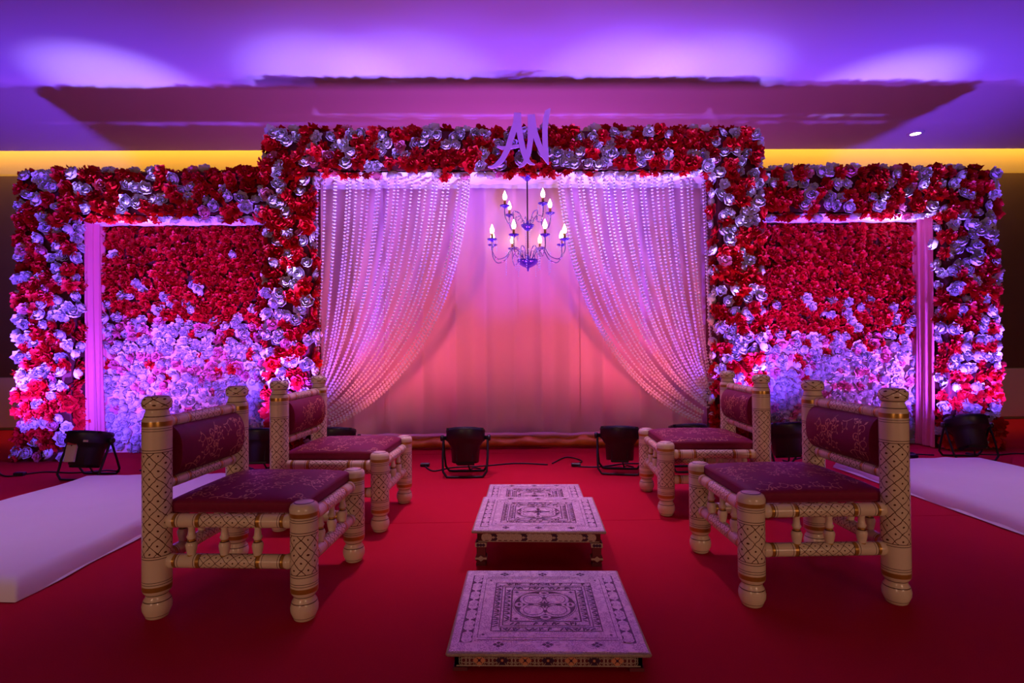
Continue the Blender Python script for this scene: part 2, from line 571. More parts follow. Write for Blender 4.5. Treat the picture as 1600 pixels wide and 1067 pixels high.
def plant(parent, pts, kinds, sizes, lib, rg, tilt=.5, cap=300):
    """pts: (position, normal, priority); kinds gives the colour of each. The cap's overflow becomes one 'stuff' part."""
    order = sorted(range(len(pts)), key=lambda i: -pts[i][2])
    count = {}
    over = {}
    for i in order:
        p, n, pr = pts[i]
        c = kinds[i]
        nn = (n + Vector((rg.uniform(-tilt, tilt), rg.uniform(-tilt, tilt), rg.uniform(-tilt, tilt)))).normalized()
        X = Matrix.Translation(p) @ align(nn, rg.uniform(0, 6.28)) @ Matrix.Scale(sizes[i], 4)
        me = rg.choice(lib[c])
        count[c] = count.get(c, 0) + 1
        if count[c] <= cap:
            ob = bpy.data.objects.new(c + '_rose', me)
            COL.objects.link(ob)
            ob.parent = parent
            ob.matrix_local = X
        else:
            over.setdefault(c, []).append((me, X))
    for c, lst in over.items():
        m = MB()
        for me, X in lst:
            m.add([X @ v.co for v in me.vertices], [tuple(q.vertices) for q in me.polygons])
        ob = m.build(c + '_roses', M[c], parent)
        ob['kind'] = 'stuff'

def cover(parent, faces, rg, sp=.092, white=.47, seed=0, size=.060):
    pts = []
    for (o, u, v, n, w, h, pri) in faces:
        for (p, nn) in scatter(o, u, v, n, w, h, sp, rg):
            pts.append((p, nn, pri + rg.random() * .1))
    kinds = []; sizes = []
    for (p, n, pr) in pts:
        q = noise.noise(p * 7.0 + Vector((seed, 0, 0))) * .28
        r = rg.random()
        if r < white + q:
            kinds.append('pink' if rg.random() < .06 else 'white'); sizes.append(size * rg.uniform(.82, 1.08))
        else:
            kinds.append('red'); sizes.append(size * rg.uniform(1.08, 1.32))
    plant(parent, pts, kinds, sizes, ROSE, rg)

def beam_faces(x0, x1, z0, z1, yf, dep, top=True, bottom=True, left=.2, right=.2):
    """rectangular box x0..x1, z0..z1, front at yf, depth dep: the faces that carry roses"""
    X, Y, Z = (1, 0, 0), (0, 1, 0), (0, 0, 1)
    w, h = x1 - x0, z1 - z0
    fs = [((x0, yf, z0), X, Z, (0, -1, 0), w, h, 2)]
    if top: fs.append(((x0, yf, z1), X, Y, (0, 0, 1), w, min(dep, .2), 0))
    if bottom: fs.append(((x0, yf, z0), X, Y, (0, 0, -1), w, .07, 1))
    if left: fs.append(((x0, yf, z0), Y, Z, (-1, 0, 0), left, h, .5))
    if right: fs.append(((x1, yf, z0), Y, Z, (1, 0, 0), right, h, .5))
    return fs

def board(x0, x1, y0, y1, z0, z1, name, parent):
    return MB().box(((x0 + x1) / 2, (y0 + y1) / 2, (z0 + z1) / 2), (x1 - x0, y1 - y0, z1 - z0)).build(name, M['board'], parent)

# half widths / heights of the stage frame
OUT, OPN, CO, CI = 4.12, 3.70, 2.05, 1.71
WT, WO, CT, COP = 2.40, 2.05, 2.72, 2.40
YW, YC, DEP = 4.62, 4.56, 0.30
IN = 0.03                                     # roses stand out from the boards

def soffit(parent, x0, x1, y0, y1, z, drop=.05):
    m = MB()
    n = int((x1 - x0) / .03)
    m.grid(lambda u, v: (x0 + (x1 - x0) * u, y0 + (y1 - y0) * v,
                         z - .004 * sin(u * (x1 - x0) * 38 + sin(u * 60)) * (0.3 + v) - .012 * sin(v * pi)), n, 6)
    m.build('ceiling_cloth', M['white_cloth'], parent)
    # gathered valance that hangs from the back edge of the cloth
    m = MB()
    m.grid(lambda u, v: (x0 + (x1 - x0) * u, y1 - .035 + .008 * sin(u * (x1 - x0) * 60 + 2 * sin(u * 31)), z + .01 - (drop + .004 * sin(u * 27)) * v), n * 2, 3)
    m.build('valance', M['white_cloth'], parent)

rgA = random.Random(21)
arch = thing('floral_arch', 'tall middle floral frame of red and white roses around the pale curtain', 'floral arch', (CX, YC, 0))
board(-CO, -CI, 0, DEP, 0, COP, 'column', arch)
board(CI, CO, 0, DEP, 0, COP, 'column', arch)
board(-CO, CO, 0, DEP, COP, CT, 'crossbeam', arch)
soffit(arch, -CI, CI, .03, .40, COP - .012)
fs = []
fs += beam_faces(-CO, -CI, 0.02, COP, 0, DEP, top=False, bottom=False, left=.08, right=.08)
fs += beam_faces(CI, CO, 0.02, COP, 0, DEP, top=False, bottom=False, left=.08, right=.08)
fs += beam_faces(-CO, CO, COP, CT, 0, DEP, bottom=False)
fs.append(((-CI, 0, COP), (1, 0, 0), (0, 1, 0), (0, 0, -1), 2 * CI, .07, 1))
cover(arch, fs, rgA, seed=1)

for s_, lab in ((-1, 'left-hand lower floral frame of red and white roses around a rose wall'),
                (1, 'right-hand lower floral frame of red and white roses around a rose wall')):
    wing = thing('floral_arch', lab, 'floral arch', (CX, YW, 0))
    xs = sorted((s_ * OUT, s_ * OPN))
    xb = sorted((s_ * OUT, s_ * (CO + .01)))
    xo = sorted((s_ * OPN, s_ * (CO + .01)))
    board(xs[0], xs[1], 0, DEP, 0, WO, 'column', wing)
    board(xb[0], xb[1], 0, DEP, WO, WT, 'crossbeam', wing)
    soffit(wing, xo[0], xo[1], .03, .31, WO - .012, .03)
    fs = beam_faces(xs[0], xs[1], 0.02, WO, 0, DEP, top=False, bottom=False, left=.2 if s_ < 0 else .07, right=.2 if s_ > 0 else .07)
    fs += beam_faces(xb[0], xb[1], WO, WT, 0, DEP, left=.2 * (s_ < 0), right=.2 * (s_ > 0), bottom=False)
    fs.append(((xo[0], 0, WO), (1, 0, 0), (0, 1, 0), (0, 0, -1), xo[1] - xo[0], .07, 1))
    cover(wing, fs, rgA, seed=5 + s_)

# rose walls in the two side bays: red at the top, paling to white at the foot
for s_, lab in ((-1, 'left rose wall shading from red roses down to white ones'),
                (1, 'right rose wall shading from red roses down to white ones')):
    rg = random.Random(40 + s_)
    x0, x1 = sorted((s_ * (OPN - .01), s_ * (CO - .05)))
    fw = thing('flower_wall', lab, 'flower wall', (CX, 4.98, 0))
    board(x0, x1, 0, .05, .95, WO - .02, 'backing_panel', fw)
    board(x0, x1, 0, .05, 0, .95, 'backing_panel', fw).data.materials[0] = M['cloth']
    pts = []; kinds = []; sizes = []
    zmid = 1.20 if s_ < 0 else 1.02
    for (p, n) in scatter((x0, 0, .03), (1, 0, 0), (0, 0, 1), (0, -1, 0), x1 - x0, WO - .06, .076, rg, .33):
        z = p.z + noise.noise(p * 2.2 + Vector((s_ * 9, 0, 0))) * .10
        r = rg.random()
        if z > zmid + .32: c = 'red' if r > .006 else 'white'
        elif z > zmid: c = 'white' if r < .12 + (.10 if s_ > 0 and p.x > 3 else 0) else 'red'
        elif z > zmid - .18: c = 'red' if r < .22 else ('pink' if r < .45 else 'white')
        elif z > zmid - .55: c = 'red' if r < .03 else ('pink' if r < .36 else 'white')
        else: c = 'pink' if r < .06 else 'white'
        pts.append((p, n, rg.random())); kinds.append(c)
        sizes.append((.053 if c == 'red' else .053) * rg.uniform(.9, 1.15))
    plant(fw, pts, kinds, sizes, ROSE_SMALL, rg, .55)

# ------------------------------------------------------------------ cloth: back curtain, side drapes
def curtain_fn(x0, x1, z0, z1, y, amp, freq, seed, flare=0.0):
    def fn(u, v):
        x = x0 + (x1 - x0) * u
        a = amp * (.6 + .4 * noise.noise(Vector((x * 1.3, seed, 0))))
        ph = freq * x + 1.4 * noise.noise(Vector((x * .9, seed + 3, 0)))
        d = a * (abs(sin(ph)) * 1.6 - .8) + .006 * sin(freq * 3.1 * x + seed)
        d += .010 * noise.noise(Vector((x * 3, v * 2, seed)))
        return (x, y + d - flare * (1 - v) ** 3, z0 + (z1 - z0) * v)
    return fn

bc = thing('backdrop_curtain', 'wide pale pleated chiffon curtain hung behind the chandelier', 'curtain', (CX, 5.02, 0))
edges = [-1.78, -1.2, -.58, .02, .62, 1.2, 1.78]
for k, (a, b) in enumerate(zip(edges[:-1], edges[1:])):
    m = MB(); m.grid(curtain_fn(a - .012, b + .012, .03, 2.42, .012 * (k % 2), .046, 11.0, 2.0), 48, 14)
    m.build('curtain_panel', M['cloth'], bc)
m = MB()
def hemfn(u, v):
    x = -1.72 + 3.44 * u
    bul = sin(v * pi) ** .7
    n1 = noise.noise(Vector((x * 4, 1, 0)))
    return (x, -.03 - (.06 + .05 * n1) * bul - .02 * abs(sin(x * 17)) * bul, .005 + .10 * v * (1 + .25 * n1) + .012 * sin(x * 23) * v)
m.grid(hemfn, 220, 8)
o = m.build('hem_cloth', M['hem'], bc); o['label'] = 'bunched orange and gold hem along the floor'
m = MB()
def hem2(u, v):
    x = -1.72 + 3.44 * u
    n1 = noise.noise(Vector((x * 3, 4, 0)))
    return (x, -.045 - .035 * sin(v * pi) - .012 * sin(x * 29 + 2 * n1), .098 + (.040 + .02 * n1) * v)
m.grid(hem2, 200, 4)
m.build('hem_frill', M['cloth'], bc)
MB().tube([(-1.78, .0, 2.43), (1.78, .0, 2.43)], .012, 8).build('curtain_rod', M['blackmetal'], bc)

for s_, lab in ((-1, 'narrow pink drape inside the left floral frame beside its rose wall'),
                (1, 'narrow pink drape inside the right floral frame beside its rose wall')):
    m = MB()
    xx = s_ * (OPN - .016)
    def fn(u, v, xx=xx, s_=s_):
        y = .085 + .265 * u
        # gathered at mid height, spreading towards the foot
        dx = -s_ * (.014 * sin(u * 19 + 2 * v) + .010 * sin(u * 43) + .03 * (1 - v) ** 2 + .012)
        return (xx + dx, y, .01 + (WO - .02) * v)
    m.grid(fn, 30, 16)
    d = m.build('side_drape', M['drape'], None, (CX, YW, 0))
    tag(d, lab, 'drape')

# ------------------------------------------------------------------ bead curtains
def bez(p0, p1, p2, t):
    return p0 * (1 - t) ** 2 + p1 * (2 * t * (1 - t)) + p2 * t * t

BX = []
def bead_curtain(side, lab):
    """side -1: tied back to the left column. Coordinates from the stage centre"""
    rg = random.Random(90 + side)
    t = thing('bead_curtain', lab, 'bead curtain', (CX, 4.68, 0), 0, None)
    n = 25
    fr = sorted([min(1, max(0, (i + rg.uniform(-.35, .35)) / (n - 1))) for i in range(n)] + [.985, 1.0])
    for k, f in enumerate(fr):
        xt = side * (1.66 - 1.28 * f)                     # where the strand leaves the rail
        p0 = Vector((xt, rg.uniform(-.05, .05), COP - .03))
        x1 = side * (1.68 - 1.16 * f)
        p1 = Vector((x1, p0.y, 1.25 - .52 * f + rg.uniform(-.03, .03)))
        p2 = Vector((side * (1.69 - .12 * f * f + rg.uniform(-.01, .01)), -.01 + rg.uniform(-.02, .02), .52 - .26 * f ** 1.5 + rg.uniform(-.02, .02)))
        m = MB()
        pts = [bez(p0, p1, p2, q / 90) for q in range(91)]
        m.tube(pts[::3], .0016, 3, 0)
        acc = rg.uniform(0, .02)
        step = .0290
        prev = pts[0]
        for q in pts[1:]:
            seg = (q - prev).length
            d = (q - prev).normalized()
            while acc <= seg:
                c = prev + d * acc
                # flared cone bead: pointed above, wide below
                X = Matrix.Translation(c) @ align(d, rg.random())
                r = .0130
                ring = [(r * cos(g * pi / 3), r * sin(g * pi / 3), .006) for g in range(6)]
                vs = [(0, 0, -.014)] + ring + [(0, 0, .012)]
                fcs = [(0, 1 + (g + 1) % 6, 1 + g) for g in range(6)] + [(7, 1 + g, 1 + (g + 1) % 6) for g in range(6)]
                m.add(vs, fcs, 0, X, smooth=False)
                acc += step
            acc -= seg
            prev = q
        m.build('bead_strand', M['bead'], t)
    c = MB(); c.lathe([(-.02, .04, 0), (0, .046, 0), (.02, .04, 0)], 12, Matrix.Translation((side * 1.69, -.01, .30)) @ Matrix.Rotation(pi / 2 * .8, 4, 'Y'))
    c.build('tie_band', M['bead'], t)
bead_curtain(-1, 'crystal bead curtain tied back to the left column of the middle frame')
bead_curtain(1, 'crystal bead curtain tied back to the right column of the middle frame')

# ------------------------------------------------------------------ monogram letters on the crossbeam
def stroke(m, pts, X):
    """pts: (x, y, half width) in sign units; a ribbon of constant thickness"""
    N = len(pts)
    L = []; R = []
    for i, (x, y, w) in enumerate(pts):
        x0, y0, _ = pts[max(0, i - 1)]; x1, y1, _ = pts[min(N - 1, i + 1)]
        dx, dy = x1 - x0, y1 - y0
        l = sqrt(dx * dx + dy * dy) or 1
        nx, ny = -dy / l, dx / l
        L.append((x + nx * w, y + ny * w)); R.append((x - nx * w, y - ny * w))
    vs = []
    for (a, b) in zip(L, R):
        vs += [(a[0], 0, -a[1]), (b[0], 0, -b[1]), (a[0], 22, -a[1]), (b[0], 22, -b[1])]
    fs_ = []
    for i in range(N - 1):
        o = i * 4; p = o + 4
        fs_ += [(o, o + 1, p + 1, p), (o + 2, p + 2, p + 3, o + 3), (o, p, p + 2, o + 2), (o + 1, o + 3, p + 3, p + 1)]
    fs_ += [(0, 2, 3, 1), (4 * N - 4, 4 * N - 3, 4 * N - 1, 4 * N - 2)]
    m.add(vs, fs_, 0, X, smooth=False)

K = 4.42 / 855.0 / 9.3
sg = thing('monogram_sign', 'lilac cut-out monogram letters fixed to the middle crossbeam above the chandelier', 'sign', (0.190, 4.425, 2.60))
XS = Matrix.Scale(K, 4) @ Matrix.Translation((-533, 0, 500))
m = MB()
stroke(m, [(440, 105, 50), (415, 260, 46), (345, 470, 44), (290, 640, 40), (210, 790, 38), (130, 870, 32), (60, 905, 22), (0, 900, 8)], XS)
stroke(m, [(440, 105, 50), (455, 300, 44), (490, 520, 42), (525, 680, 40), (565, 790, 36), (625, 850, 22), (690, 868, 6)], XS @ Matrix.Translation((0, 1.5, 0)))
stroke(m, [(140, 600, 12), (220, 625, 26), (330, 612, 26), (460, 590, 22)], XS @ Matrix.Translation((0, 1.0, 0)))
m.build('letter_a', M['sign'], sg)
m = MB()
stroke(m, [(640, 130, 50), (636, 330, 48), (625, 520, 40), (600, 680, 40), (565, 800, 34), (510, 870, 24), (450, 908, 8)], XS @ Matrix.Translation((0, 3, 0)))
stroke(m, [(645, 130, 50), (680, 360, 44), (745, 560, 40), (810, 720, 38), (885, 862, 8)], XS @ Matrix.Translation((0, 4, 0)))
stroke(m, [(920, 40, 10), (880, 90, 40), (855, 200, 42), (840, 360, 40), (842, 560, 40), (855, 720, 34), (885, 862, 8)], XS @ Matrix.Translation((0, 5, 0)))
m.build('letter_n', M['sign'], sg)

# ------------------------------------------------------------------ chandelier
ch = thing('chandelier', 'two-tier chandelier with candle bulbs hanging in the middle frame', 'chandelier', (0.222, 4.64, 0))
ZT = 2.375
MB().lathe([(ZT, .045, 0), (ZT - .008, .062, 0), (ZT - .022, .040, 0), (ZT - .05, .012, 0)][::-1], 20).build('ceiling_rose', M['bowl'], ch)
MB().tube([(0, 0, ZT - .03), (0, 0, 1.60)], .0065, 8).build('rod', M['darkmetal'], ch)
MB().lathe([(1.555, .0, 0), (1.558, .008, 0), (1.575, .008, 0), (1.585, .014, 0), (1.597, .045, 0), (1.615, .072, 0), (1.64, .090, 0), (1.652, .094, 0), (1.648, .080, 0), (1.635, .03, 0), (1.66, .015, 0), (1.70, .008, 0)], 20).build('lower_bowl', M['bowl'], ch)
MB().lathe([(1.895, .0, 0), (1.90, .012, 0), (1.915, .035, 0), (1.94, .054, 0), (1.952, .058, 0), (1.948, .046, 0), (1.94, .02, 0), (1.965, .012, 0), (1.99, .008, 0)], 20).build('upper_bowl', M['bowl'], ch)

def arm(az, R, z0, ztop, name):
    X = Matrix.Rotation(az, 4, 'Z')
    pts = []
    # up out of the bowl, over, down, then up to the cup
    ctrl = [(.05, z0 + .02), (.09, z0 + .085), (.15, z0 + .085), (R * .62, z0 + .01), (R * .86, z0 - .015), (R, z0 + .05), (R, ztop)]
    n = 26
    C_ = [ctrl[0]] + ctrl + [ctrl[-1]]
    for i in range(n + 1):
        f = i / n * (len(ctrl) - 1)
        k = min(int(f), len(ctrl) - 2); t = f - k
        p = [0, 0]
        for d in (0, 1):
            a, b, c, e = C_[k][d], C_[k + 1][d], C_[k + 2][d], C_[k + 3][d]
            p[d] = .5 * (2 * b + (c - a) * t + (2 * a - 5 * b + 4 * c - e) * t * t + (3 * b - a - 3 * c + e) * t ** 3)
        pts.append((p[0], 0, p[1]))
    a_ = MB().tube(pts, .0055, 6, 0, X).build('arm', M['chrome'], ch)
    XC = X @ Matrix.Translation((R, 0, ztop))
    # scalloped drip cup
    cup = MB().lathe([(-.016, .008, 0), (-.008, .014, 0), (0, .036, 0), (.008, .043, 0), (.004, .030, 0), (.006, .010, 0)], 14, XC).build('cup', M['bowl'], a_)
    MB().lathe([(.004, .0105, 0), (.052, .0105, 0)], 10, XC).build('candle_sleeve', M['candle'], a_)
    MB().lathe([(.052, .008, 0), (.062, .015, 0), (.080, .0185, 0), (.098, .014, 0), (.118, .006, 0), (.132, .0, 0)], 12, XC).build('bulb', M['bulb'], a_)
    m = MB()
    for g in range(5):
        q = g * 2 * pi / 5 + .3
        px, py = .040 * cos(q), .040 * sin(q)
        for w in range(2 if g % 2 else 1):
            zc = -.012 - .022 * w
            m.add([(px, py, zc + .008), (px + .005, py, zc - .004), (px, py + .005, zc - .004), (px - .005, py, zc - .004), (px, py - .005, zc - .004), (px, py, zc - .016)],
                  [(0, 1, 2), (0, 2, 3), (0, 3, 4), (0, 4, 1), (5, 2, 1), (5, 3, 2), (5, 4, 3), (5, 1, 4)], 0, XC, smooth=False)
    m.build('crystal_drops', M['bead'], a_)
for k in range(8):
    arm(radians(22.5 + 45 * k), .325, 1.66, 1.80, 'lower')
for az in (-60, 30, 130, 215):
    arm(radians(az), .235, 1.955, 2.075, 'upper')
m = MB()
for k in range(8):                                       # bent leaf hooks above the lower bowl, with drop strings
    X = Matrix.Rotation(radians(45 * k), 4, 'Z')
    m.tube([(.055, 0, 1.645), (.062, 0, 1.70), (.085, 0, 1.735), (.115, 0, 1.715), (.125, 0, 1.68)], .004, 5, 0, X)
m.build('hook_leaf', M['chrome'], ch)
m = MB()
for k in range(6):
    X = Matrix.Rotation(radians(60 * k + 10), 4, 'Z')
    m.tube([(.03, 0, 1.945), (.036, 0, 1.985), (.06, 0, 2.01), (.085, 0, 1.985)], .0035, 5, 0, X)
m.build('hook_leaf', M['chrome'], ch)
m = MB()
for (rr, zt, zb, cnt) in ((.20, 1.70, 1.53, 8), (.018, 1.90, 1.70, 2), (.115, 1.68, 1.56, 6)):
    for k in range(cnt):
        a = radians(360 * k / cnt + 22)
        z = zt
        while z > zb:
            m.lathe([(z - .008, 0, 0), (z, .0055, 0), (z + .008, 0, 0)], 5, Matrix.Translation((rr * cos(a), rr * sin(a), 0)))
            z -= .020
m.build('crystal_strings', M['bead'], ch)

# ------------------------------------------------------------------ chairs
CM = [M['cream'], M['lat_post'], M['gold'], M['ink'], M['lat_rail']]
def foot():
    return [(0, .028, 0), (.004, .034, 0), (.012, .037, 3), (.014, .038, 0), (.030, .0445, 0), (.045, .0455, 0), (.060, .042, 3), (.063, .041, 0),
            (.074, .034, 0), (.080, .0345, 3), (.083, .036, 0), (.090, .042, 0), (.097, .0450, 2), (.113, .0452, 0), (.120, .0452, 3), (.122, .0452, 0), (.128, .0452, 3), (.130, .0452, 0)]
back_post = foot() + [(.205, .0452, 3), (.2075, .0452, 0), (.213, .0452, 3), (.2155, .0452, 1), (.560, .0452, 3), (.5625, .0452, 0), (.568, .0452, 3), (.5705, .0452, 0),
    (.632, .0452, 3), (.634, .0452, 0), (.640, .0452, 3), (.642, .0452, 0), (.648, .0452, 2), (.664, .0452, 0), (.672, .0440, 0), (.680, .040, 3), (.683, .0385, 0),
    (.690, .038, 0), (.698, .034, 0), (.704, .035, 3), (.707, .040, 0), (.714, .0445, 4), (.728, .0460, 4), (.738, .044, 4), (.747, .036, 3), (.749, .031, 0), (.752, .0, 0)]
front_leg = foot() + [(.150, .0452, 3), (.1525, .0452, 0), (.158, .0452, 3), (.1605, .0452, 1), (.288, .0452, 3), (.2905, .0452, 0), (.296, .0452, 3), (.2985, .0452, 0),
    (.330, .0452, 3), (.332, .0452, 0), (.338, .0452, 3), (.340, .0452, 0), (.346, .0460, 2), (.360, .0470, 0), (.372, .0475, 0), (.384, .043, 0), (.390, .034, 3), (.392, .030, 0), (.396, .0, 0)]
def rail_profile(L, r):
    a = L / 2
    half = [(-a, r * .6, 0), (-a + .006, r * .98, 0), (-a + .018, r * 1.08, 0), (-a + .026, r * .98, 2), (-a + .036, r, 3), (-a + .039, r, 0), (-a + .045, r, 3), (-a + .047, r, 0),
            (-a * .48 - .014, r, 3), (-a * .48 - .012, r, 0), (-a * .48 - .006, r * 1.02, 2), (-a * .48 + .006, r, 3), (-a * .48 + .009, r, 4)]
    rest = []
    for i in range(len(half) - 1, -1, -1):
        z, rr, m_ = half[i]
        rest.append((-z, rr, half[i - 1][2] if i else 0))
    rest[0] = (rest[0][0], rest[0][1], half[-2][2])
    return half + rest
spindle = [(0, .010, 0), (.006, .016, 2), (.012, .013, 0), (.03, .017, 0), (.045, .019, 0), (.055, .015, 3), (.058, .012, 2), (.064, .012, 0), (.072, .016, 0), (.078, .012, 0), (.10, .010, 0), (.112, .016, 2), (.118, .010, 0)]

D, W = 0.51, 0.50                       # post centre to post centre
me_bp = MB().lathe(back_post, 28).mesh('back_post', CM)
me_fl = MB().lathe(front_leg, 28).mesh('front_leg', CM)
me_sp = MB().lathe(spindle, 12).mesh('spindle', CM)
RX = Matrix.Rotation(pi / 2, 4, 'Y'); RY = Matrix.Rotation(-pi / 2, 4, 'X')
me_rx = MB().lathe(rail_profile(D - .075, .0235), 18, RX).mesh('rail', CM)
me_ry = MB().lathe(rail_profile(W - .075, .0235), 18, RY).mesh('rail', CM)
me_rb = MB().lathe(rail_profile(W - .075, .0220), 18, RY).mesh('back_rail', CM)

def sprig(m, fn, u, v, ang, size, rg, depth=0, turn=0):
    """a curling gold vine on a surface fn(u, v) -> (point, normal) or None off the cloth; u, v in metres"""
    def quad(q):
        P_ = [fn(*c) for c in q]
        if None not in P_:
            m.add([p + nn * .0014 for p, nn in P_], [(3, 2, 1, 0)], 0)
    n = 14 if depth == 0 else 10
    k = turn or rg.choice((-1, 1))
    pts = []
    a = ang
    for i in range(n + 1):
        f = i / n
        pts.append((u, v, a))
        # a stem bends like an S, a tendril winds up ever tighter
        a += (k * (1 - 2 * f) * 3.4 if depth == 0 else k * (1.6 + 5.5 * f)) / n
        u += cos(a) * size / n; v += sin(a) * size / n
    for i in range(n):
        w0 = .0017 - .0008 * i / n
        (a0, b0, t0), (a1, b1, t1) = pts[i], pts[i + 1]
        x0, y0 = -sin(t0) * w0, cos(t0) * w0; x1, y1 = -sin(t1) * w0, cos(t1) * w0
        quad([(a0 - x0, b0 - y0), (a0 + x0, b0 + y0), (a1 + x1, b1 + y1), (a1 - x1, b1 - y1)])
    for i in ((4, 8, 12, 14) if depth == 0 else (4, 7, 10)):
        a1, b1, t1 = pts[i]
        la = t1 + (1 if i % 8 else -1) * .9
        l = rg.uniform(.014, .021)
        ox, oy = -sin(la) * .0042, cos(la) * .0042
        mx, my = a1 + cos(la) * l * .55, b1 + sin(la) * l * .55
        quad([(a1 + cos(la) * .002, b1 + sin(la) * .002), (mx + ox, my + oy), (a1 + cos(la) * l, b1 + sin(la) * l), (mx - ox, my - oy)])
    if depth == 0:
        for i, sd in ((3, -1), (7, 1), (10, -1)):
            a0, b0, t0 = pts[i]
            sprig(m, fn, a0, b0, t0 + sd * .9, size * .5, rg, 1, sd)

def make_chair():
    t = bpy.data.objects.new('low_chair', None)
    COL.objects.link(t)
    hx, hy = D / 2, W / 2
    for s_ in (-1, 1):
        put('back_post', me_bp, t, (-hx, s_ * hy, 0), (0, 0, .4 * s_))
        put('front_leg', me_fl, t, (hx, s_ * hy, 0), (0, 0, .9 * s_))
    for z in (.190, .326):
        for s_ in (-1, 1):
            put('rail', me_rx, t, (0, s_ * hy, z))
        put('rail', me_ry, t, (hx, 0, z))
        put('rail', me_ry, t, (-hx, 0, z))
    for k in (-1, 0, 1):
        for s_ in (-1, 1):
            put('spindle', me_sp, t, (k * .115 - .02, s_ * hy, .200))
        put('spindle', me_sp, t, (hx, k * .115, .200))
        put('spindle', me_sp, t, (-hx, k * .115, .200))
    put('back_rail', me_rb, t, (-hx, 0, .655))
    put('back_rail', me_rb, t, (-hx, 0, .442))
    # seat cushion: squab with a soft crowned top
    sx, sy = D / 2 - .012, W / 2 - .014
    z0, z1 = .346, .402
    def top(u, v):
        fu, fv = min(1, abs(u) / sx), min(1, abs(v) / sy)
        cr = max(0.0, (1 - fu ** 6)) ** .5 * max(0.0, (1 - fv ** 6)) ** .5
        return z1 - .022 + .022 * cr + .012 * (1 - fu * fu) * (1 - fv * fv)
    def topn(u, v):
        e = .004
        n = Vector((-(top(u + e, v) - top(u - e, v)) / (2 * e), -(top(u, v + e) - top(u, v - e)) / (2 * e), 1)).normalized()
        return Vector((u + .008, v, top(u, v))), n
    m = MB()
    NG = 24
    ease = lambda q: sin((q * 2 - 1) * pi / 2)
    m.grid(lambda a, b: (ease(a) * sx + .008, ease(b) * sy, top(ease(a) * sx, ease(b) * sy)), NG, NG)
    per = []
    for i in range(NG + 1): per.append((ease(i / NG) * sx, -sy))
    for i in range(1, NG + 1): per.append((sx, ease(i / NG) * sy))
    for i in range(1, NG + 1): per.append((-ease(i / NG) * sx, sy))
    for i in range(1, NG): per.append((-sx, -ease(i / NG) * sy))
    n = len(per)
    vs = [(p[0] + .008, p[1], top(*p)) for p in per] + [(p[0] * 1.006 + .008, p[1] * 1.006, z0 + .012) for p in per] + [(p[0] * .97 + .008, p[1] * .97, z0) for p in per]
    fcs = []
    for k in (0, 1):
        for i in range(n):
            j = (i + 1) % n
            fcs.append((k * n + j, k * n + i, (k + 1) * n + i, (k + 1) * n + j))
    fcs.append(tuple(range(2 * n, 3 * n)))
    m.add(vs, fcs)
    seat = m.build('seat_cushion', M['maroon'], t)
    rg = random.Random(3)
    e = MB()
    on_seat = lambda a, b: topn(a, b) if abs(a) < sx - .008 and abs(b) < sy - .008 else None
    for i in range(4):
        for j in range(5):
            u0, v0 = -sx + (i + .5) * sx / 2, -sy + (j + .5) * sy / 2.5
            a0 = rg.uniform(0, 6.28)
            sprig(e, on_seat, u0 - cos(a0) * .05, v0 - sin(a0) * .05, a0, .12, rg)
    em = e.build('embroidery', M['thread'], seat); em['kind'] = 'stuff'
    # back cushion: bulging towards the sitter
    by, bz0, bz1 = W / 2 - .046, .462, .642
    def bk(v, z):
        fv = min(1, abs(v) / by); fz = min(1, abs((z - (bz0 + bz1) / 2) / ((bz1 - bz0) / 2)))
        return .006 + .060 * max(0, 1 - fz ** 2.4) ** .5 * (1 - .12 * fv ** 6)
    def bkn(v, z):
        v = max(-by + .004, min(by - .004, v)); z = max(bz0 + .012, min(bz1 - .012, z))
        q = .003
        nn = Vector((1, -(bk(v + q, z) - bk(v - q, z)) / (2 * q), -(bk(v, z + q) - bk(v, z - q)) / (2 * q))).normalized()
        return Vector((-hx + bk(v, z), v, z)), nn
    m = MB()
    ez = lambda q: bz0 + (bz1 - bz0) * (.5 - .5 * cos(q * pi))
    m.grid(lambda a, b: (-hx + bk((a * 2 - 1) * by, ez(b)), (a * 2 - 1) * by, ez(b)), 20, 18)
    m.grid(lambda a, b: (-hx - .012 - .45 * (bk((a * 2 - 1) * by, ez(b)) - .006), -(a * 2 - 1) * by, ez(b)), 20, 18)
    for s_ in (-1, 1):
        for i in range(18):
            za, zb = ez(i / 18), ez((i + 1) / 18)
            q = [(-hx + bk(by, za), s_ * by, za), (-hx + bk(by, zb), s_ * by, zb), (-hx - .012 - .45 * (bk(by, zb) - .006), s_ * by, zb), (-hx - .012 - .45 * (bk(by, za) - .006), s_ * by, za)]
            m.add(q, [(0, 1, 2, 3) if s_ < 0 else (3, 2, 1, 0)], smooth=False)
    for (zz, fl_) in ((bz0, 0), (bz1, 1)):
        q = [(-hx + .006, -by, zz), (-hx + .006, by, zz), (-hx - .012, by, zz), (-hx - .012, -by, zz)]
        m.add(q, [(0, 1, 2, 3)], smooth=False)
    bcu = m.build('back_cushion', M['maroon'], t)
    e = MB()
    on_back = lambda a, b: bkn(a, b) if abs(a) < by - .006 and bz0 + .014 < b < bz1 - .014 else None
    for i, (v, z, a) in enumerate(((-.18, .50, .5), (-.10, .60, -.3), (-.02, .50, .6), (.05, .61, -.4), (.18, .52, 2.7), (-.06, .55, .1), (.10, .50, .9))):
        sprig(e, on_back, v, z, a, .12, rg)
    em = e.build('embroidery', M['thread'], bcu); em['kind'] = 'stuff'
    return t

